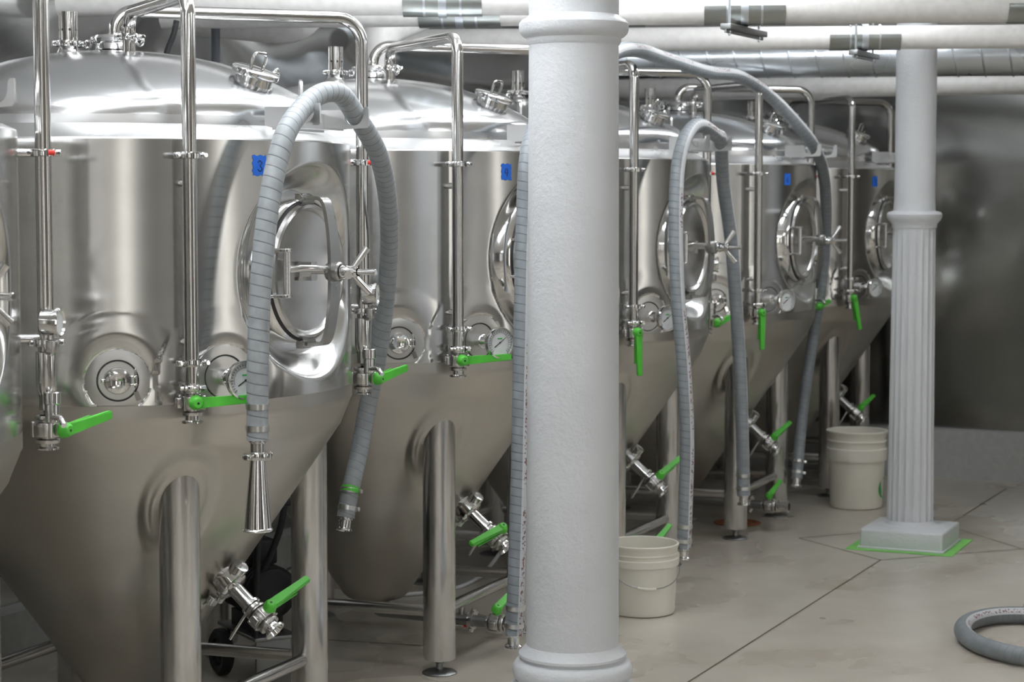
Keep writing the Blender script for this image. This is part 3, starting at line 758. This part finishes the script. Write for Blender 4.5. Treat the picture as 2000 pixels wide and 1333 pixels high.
# green band on it
b = new(); m = look(at(684, 958, 6.05), at(683, 965, 6.05)-at(700, 890, 6.1)); lathe(b, m, [(HR, -.009), (HR+.002, -.009), (HR+.002, .009), (HR, .009)], 28)
hs = [o for o in C.objects if o.name == 'hose'][0]; b.transform(T(-hs.location)); o = obj('color_band', b, M['green'], hs); o['label'] = 'green tape band'
# over the hook of the third tank
pts = [at(1336, 1072, 7.5), at(1339, 980, 7.5), at(1342, 860, 7.5), at(1336, 720, 7.5), at(1324, 580, 7.52), at(1320, 450, 7.55), at(1323, 340, 7.6), at(1334, 282, 7.66), at(1352, 250, 7.78), at(1372, 246, 7.88), TP(2, .70, .06, 1.81), TP(2, .698, .125, 1.788),
       at(1413, 360, 8.2), at(1428, 470, 8.3), at(1438, 600, 8.35), at(1446, 740, 8.35), at(1450, 860, 8.35), at(1452, 968, 8.35)]
hose('grey hose looped over a hook right of the front column, both ends hanging low', pts, M['hose_print'], up=(-.75, .65, 0))
# long hose from the tank marked 4, behind the front column and on to the far hook
pts = [at(1004, 1240, 6.05), at(1008, 1150, 6.05), at(1014, 950, 6.1), at(1019, 700, 6.15), at(1024, 450, 6.2), at(1032, 300, 6.25), TP(1, .698, -.125, 1.815), at(1120, 165, 6.7), at(1190, 108, 7.0), at(1240, 97, 7.4), at(1300, 115, 7.9), at(1380, 140, 8.4),
       at(1440, 148, 8.7), at(1500, 185, 8.95), at(1555, 240, 9.05), at(1592, 290, 9.2), at(1610, 350, 9.5), at(1613, 450, 9.75), at(1604, 560, 9.85), at(1585, 680, 9.85), at(1568, 800, 9.8), at(1556, 935, 9.7)]
hose('long grey hose rising beside the front column and draping to the far hook', pts, M['hose_print'], up=(-.7, .7, 0))
# coil on the floor
cc = floor_at(2030, 1262); pts = []
for i in range(0, 25):
    a = radians(60+i*14.2); pts.append(Vector((cc.x+.255*cos(a)*(1+.01*i/24), cc.y+.36*sin(a), .033)))
hose('grey hose lying in a loop on the floor at the right edge', pts, M['hose_print2'], up=(0, 0, 1), r=.031, ends='--', group='grey brewery hoses')
# thin white tube on the floor under tank 4
pts = [at(1010, 1030, 8.25), at(985, 1068, 8.22), at(962, 1100, 8.2), at(938, 1126, 8.1)]+[floor_at(x, y)+Vector((0, 0, .008)) for x, y in ((905, 1148), (868, 1158), (815, 1164), (775, 1165), (700, 1150))]
b = new(); tube(b, spline(pts, 8), .008, 12)
tag(obj('plastic_tube', b, M['white_tube']), 'thin white plastic tube trailing over the floor below the 4 tank', 'tube')

# ------------------------------------------------------------------ pails
def pail(px, py, label, r0, r1, H, ribs, logo=False, group='white plastic pails', hang=True):
    p = floor_at(px, py)
    t = thing('bucket', label, 'bucket', p.to_tuple(), 0, group)
    def rr(z): return r0+(r1-r0)*z/H
    prof = [(0, .004), (r0-.012, 0), (r0-.003, .004), (r0, .012)]
    if ribs == 1:
        z0 = H-.082; prof += [(rr(z0), z0), (rr(z0)+.007, z0+.001), (rr(z0)+.008, z0+.026), (rr(z0)+.001, z0+.028), (rr(z0)+.001, z0+.040), (rr(z0)+.005, z0+.042), (rr(z0)+.005, z0+.046), (rr(z0)+.001, z0+.048), (rr(H)+.001, H-.014), (rr(H)+.004, H-.010), (rr(H)+.005, H-.003), (rr(H)+.002, H)]
    else:
        z0 = H-.150; prof += [(rr(z0), z0), (rr(z0)+.009, z0+.001), (rr(z0)+.011, z0+.060), (rr(z0)+.003, z0+.063), (rr(z0)+.002, z0+.092), (rr(z0)+.009, z0+.095), (rr(z0)+.009, z0+.101), (rr(z0)+.002, z0+.104), (rr(H), H-.018), (rr(H)+.006, H-.010), (rr(H)+.007, H-.003), (rr(H)+.004, H)]
    prof += [(rr(H)-.003, H-.002), (r0-.004, .014), (0, .010)]
    lathe(b_ := new(), I(), prof, 64); obj('bucket_body', b_, M['pail'], t)
    if hang:
        for s_ in (0, 180):
            b = new(); cyl(b, Rz(radians(12+s_)) @ T(r1+.004, 0, H-.055) @ Ry(pi/2), .012, -.006, .006, 16); obj('handle_lug', b, M['pail'], t)
        P = []
        for i in range(33):
            q = i/32; a = radians(12)-pi*q
            P.append(Vector(((r1+.006)*cos(a), (r1+.006)*sin(a), H-.055-.10*sin(pi*q)**.7)))
        b = new(); tube(b, P, .0018, 8); hd = obj('handle', b, M['dark_steel'], t)
        b = new(); tube(b, P[15:21], .005, 12); obj('grip', b, M['pail'], hd)
    if logo:
        b = new(); n = 24; vs = []; ca = radians(-24)
        for i in range(n):
            q = 2*pi*i/n; zz = .105+.052*sin(q); aa = ca+.052*cos(q)/rr(zz); vs.append(b.verts.new(Vector(((rr(zz)+.001)*cos(aa), (rr(zz)+.001)*sin(aa), zz))))
        b.faces.new(vs); obj('logo', b, M['logo'], t)
    return t
pail(1254, 1196, 'small white plastic bucket with a wire handle right of the front column', .123, .134, .268, 1)
pail(1672, 990, 'tall white plastic bucket with green round emblem beside the fluted column', .130, .148, .392, 2, logo=True, hang=False)

# ------------------------------------------------------------------ floor drain
p = floor_at(1440, 1022); b = new(); lathe(b, T(p), [(0, .001), (.09, .001), (.09, .004), (.112, .004), (.115, .001)], 40)
tag(obj('floor_drain', b, M['rust']), 'round rust-coloured floor drain under the second farthest tank', 'drain')

# ------------------------------------------------------------------ pump cart behind the tank marked 3
pc = Vector((-.83, 6.42, 0))
t = thing('pump_cart', 'black wheeled pump cart behind the tank marked 3', 'pump', pc.to_tuple(), radians(-60))
for yy in (-.09, .09):
    b = new(); m = T(-.09, yy, .078) @ Rx(pi/2); lathe(b, m, [(.045, -.016), (.066, -.02), (.076, -.012), (.078, 0), (.076, .012), (.066, .02), (.045, .016)], 36, closed=True); w_ = obj('wheel', b, M['black'], t)
    b = new(); lathe(b, m, [(0, -.012), (.02, -.016), (.024, -.008), (.046, -.006), (.046, .006), (.024, .008), (.02, .016), (0, .012)], 28); obj('hub', b, M['black'], w_)
    b = new(); lathe(b, m, [(.036, -.017), (.042, -.018), (.046, -.010), (.036, -.010)], 36, closed=True); obj('rim', b, M['yellow'], w_)
b = new(); rbox(b, T(0, 0, .16), .32, .15, .012, .003); cyl(b, T(-.09, 0, .078) @ Rx(pi/2), .008, -.09, .09, 12)
for s in (-1, 1): rbox(b, T(-.09, s*.06, .12), .03, .008, .08, .002)
rbox(b, T(.13, 0, .08), .012, .12, .16, .003); obj('frame', b, M['dark_steel'], t)
b = new(); m = T(0, 0, .30) @ Ry(pi/2)
prof = []
for i in range(24): prof += [(.078 if i % 2 else .088, -.13+i*.26/24), (.078 if i % 2 else .088, -.13+(i+1)*.26/24)]
lathe(b, m, [(0, -.14), (.06, -.14)]+prof+[(.06, .14), (0, .14)], 36); rbox(b, T(0, 0, .42), .12, .1, .08, .01); rbox(b, T(0, 0, .19), .2, .1, .06, .004); obj('motor', b, M['black'], t)
b = new(); tube(b, fillet([(.15, -.07, .17), (.19, -.07, .60), (.19, .07, .60), (.15, .07, .17)], .03, 6), .011, 14); obj('push_handle', b, M['black'], t)
pts = [at(556, 985, 6.35), at(548, 1030, 6.32), at(530, 1080, 6.3), at(508, 1120, 6.3), at(505, 1060, 6.3), at(512, 1010, 6.28), at(500, 1100, 6.26), at(503, 1165, 6.27)]
inv = (T(pc) @ Rz(radians(-60))).inverted()
b = new(); tube(b, [inv @ q for q in spline(pts, 8)], .011, 12); obj('power_cable', b, M['black'], t)

# ------------------------------------------------------------------ overhead pipes and ducts
def pipeline(name, label, cat, p0, p1, r, mat, group, bend=None):
    b = new(); P = [p0, p1] if bend is None else fillet([p0, p1, bend], r*1.6, 10)
    tube(b, P, r, 36); return tag(obj(name, b, mat), label, cat, group)
G = 'white insulated pipes under the ceiling'
def span(p, d, a, c, pad=.07):
    """two ends along d, kept inside the left and far walls"""
    d = Vector(d).normalized(); dv = UY*d.x-UX*d.y; v0 = UY*p.x-UX*p.y
    a = max(a, (V0+pad-v0)/dv) if dv > 0 else a
    return p+d*a, p+d*c
dr = (1, -.09, 0)
P1 = at(1600, 18, 7.25); ZPI = P1.z
a, c = span(P1, dr, -3.9, 2.2); pipeline('insulated_pipe', 'white insulated pipe along the top edge, carrying the large dark saddles', 'pipe', a, c, .052, M['whitepipe'], G)
P2 = at(1775, 73, 8.6)
a, c = span(P2, dr, -4.9, 1.8); pipeline('insulated_pipe', 'white insulated pipe crossing just in front of the fluted column top', 'pipe', a, c, .050, M['whitepipe'], G)
P0 = at(865, 2, 6.9)
a, c = span(P0, (1, -.02, 0), -1.5, .55); pipeline('insulated_pipe', 'white insulated pipe at the top, left of the front column', 'pipe', a, c, .049, M['whitepipe'], G, bend=c+Vector((0, 0, .30)))
P3 = at(1700, 168, 10.45)
a, c = span(P3, (1, -.3, 0), -3.2, 1.6); pipeline('insulated_pipe', 'white insulated pipe below the spiral duct near the far wall', 'pipe', a, c, .055, M['whitepipe'], G)
# short white ducts behind the tank marked 3
a = at(250, 20, 7.9); c = at(600, 52, 7.6); pipeline('insulated_duct', 'thick white insulated duct bending up behind the tank marked 3', 'duct', a, c, .075, M['whitepipe'], G, bend=c+Vector((.10, .05, .5)))
a = at(330, -20, 7.3); c = at(640, 6, 7.2); pipeline('insulated_duct', 'white insulated duct touching the top edge above the first tank', 'duct', a, c, .06, M['whitepipe'], G, bend=c+Vector((.2, .4, .3)))
a = at(735, 190, 8.0); c = at(735, 60, 8.0); pipeline('insulated_duct', 'upright pale duct behind the dome fittings of the tank marked 4', 'duct', a, c, .075, M['whitepipe'], G, bend=c+Vector((.3, .2, .15)))
# galvanised ducts
def spiral(name, label, p0, p1, r, n, group=None):
    t = tag(obj(name, (lambda b: (tube(b, [p0, p1], r, 40), b)[1])(new()), M['galv']), label, 'duct', group)
    return t
def spiral_duct(label, p0, p1, r, pitch):
    d = (p1-p0); L = d.length; m = look(p0, d)
    t = thing('spiral_duct', label, 'duct', p0.to_tuple())
    b = new(); tube(b, [p0, p1], r, 40); b.transform(T(-p0)); obj('duct_wall', b, M['galv'], t)
    b = new(); P = []; N = int(L/pitch*20)
    for i in range(N+1):
        a = 2*pi*i/20; P.append(m @ Vector(((r+.001)*cos(a), (r+.001)*sin(a), L*i/N)))
    tube(b, P, .004, 6); b.transform(T(-p0)); obj('seam', b, M['galv'], t)
q = at(1700, 112, 9.75); a, c = span(q, (1, -.12, 0), -1.5, 1.5)
spiral_duct('galvanised spiral duct crossing behind the fluted column', a, c, .095, .13)
q = at(1850, 128, 10.2)
a, c = at(123, 118, 7.2), at(123, -60, 7.2)
spiral_duct('upright galvanised duct behind the relief valve of the first tank', Vector((a.x, a.y, 1.0)), Vector((a.x, a.y, ZC-.01)), .056, .15)
b = new(); p = at(421, 80, 7.6); cyl(b, T(p.x, p.y, 0), .017, 0, ZC-.005, 20); tag(obj('conduit', b, M['conduit']), 'thin dark upright conduit behind the dome of the tank marked 3', 'conduit')
b = new(); tube(b, spline([at(345, 40, 6.9), at(338, 70, 6.9), at(325, 105, 6.9), at(322, 150, 6.9)], 6), .010, 12); tag(obj('cable', b, M['black']), 'dark cable slanting down behind the first tank dome', 'cable')

def hanger(label, p, L, r, cross=.35, dirn=dr, rod=True, low=.0, strut=True):
    """sheet saddle under a pipe, its clamp band, strut and hanger rods"""
    d = Vector(dirn).normalized(); m = look(p, d)        # local Z along the pipe
    t = thing('pipe_hanger', label, 'pipe hanger', p.to_tuple(), 0, 'saddles and struts carrying the overhead pipes')
    inv = T(-p); b = new(); n = 20
    up = (m.inverted().to_3x3() @ Vector((0, 0, 1))); a0 = atan2(up.y, up.x)
    for rr in (r+.003,):
        rings = []
        for zz in (-L/2, L/2):
            rings.append([[b.verts.new(m @ Vector(((rr+q)*cos(a0+pi-1.75+3.5*i/n), (rr+q)*sin(a0+pi-1.75+3.5*i/n), zz))) for i in range(n+1)] for q in (0, .002)])
        for q in (0, 1):
            for i in range(n): b.faces.new((rings[0][q][i], rings[0][q][i+1], rings[1][q][i+1], rings[1][q][i]))
        for e in (0, 1):
            for i in range(n): b.faces.new((rings[e][0][i], rings[e][0][i+1], rings[e][1][i+1], rings[e][1][i]))
        for i in (0, n): b.faces.new((rings[0][0][i], rings[0][1][i], rings[1][1][i], rings[1][0][i]))
    b.transform(inv); obj('saddle', b, M['galvd'], t)
    b = new(); lathe(b, m, [(r+.006, -.014), (r+.009, -.014), (r+.009, .014), (r+.006, .014)], 32, closed=True)
    for zz in (-.062, .062): lathe(b, m @ T(0, 0, zz), [(r+.005, -.004), (r+.0065, -.004), (r+.0065, .004), (r+.005, .004)], 32, closed=True)
    b.transform(inv); obj('clamp_band', b, M['galv'], t)
    if strut:
        b = new(); zb = -r-.022
        sm_ = T(p+Vector((0, 0, zb))) @ Rz(atan2(UY, UX))
        rbox(b, sm_, cross, .041, .021, .003); box(b, sm_ @ T(0, 0, -.016), cross, .008, .012)
        b.transform(inv); obj('strut', b, M['dark_steel'], t)
        for s in (-1, 1):
            q = sm_ @ Vector((s*(cross/2-.04), 0, 0)); b = new(); cyl(b, T(q.x, q.y, 0), .005, q.z-.03, ZC-.002, 10); cyl(b, T(q.x, q.y, 0), .010, q.z-.02, q.z-.012, 6); b.transform(inv); obj('threaded_rod', b, M['galv'], t)
    return t
M['galvd'] = steel('saddle_sheet', (.36, .38, .37), .3)
def on_line(P, d, px):
    d = Vector(d); k_ = (px-1000)/F
    s = (k_*P.y-P.x)/(d.x-k_*d.y) if True else 0
    return P+d*s
hanger('dark saddle and strut on the top pipe, right of the front column', on_line(P1, dr, 1450), .29, .052, .40)
hanger('small dark saddle and strut on the pipe in front of the fluted column', on_line(P2, dr, 1683), .30, .050, .34)
hanger('dark saddle on the top pipe at the top right corner', on_line(P1, dr, 2035), .28, .052, .40)
hanger('larger dark saddle of the pair left of the front column', on_line(P0, (1, -.02, 0), 866), .27, .049, .3, (1, -.02, 0), strut=False)
hanger('smaller lower dark saddle of the pair left of the front column', on_line(P1, dr, 900), .30, .052, .3, strut=False)

# ------------------------------------------------------------------ world
w = bpy.data.worlds.new('world'); S.world = w; w.use_nodes = True
w.node_tree.nodes['Background'].inputs[0].default_value = (.55, .6, .68, 1); w.node_tree.nodes['Background'].inputs[1].default_value = .3
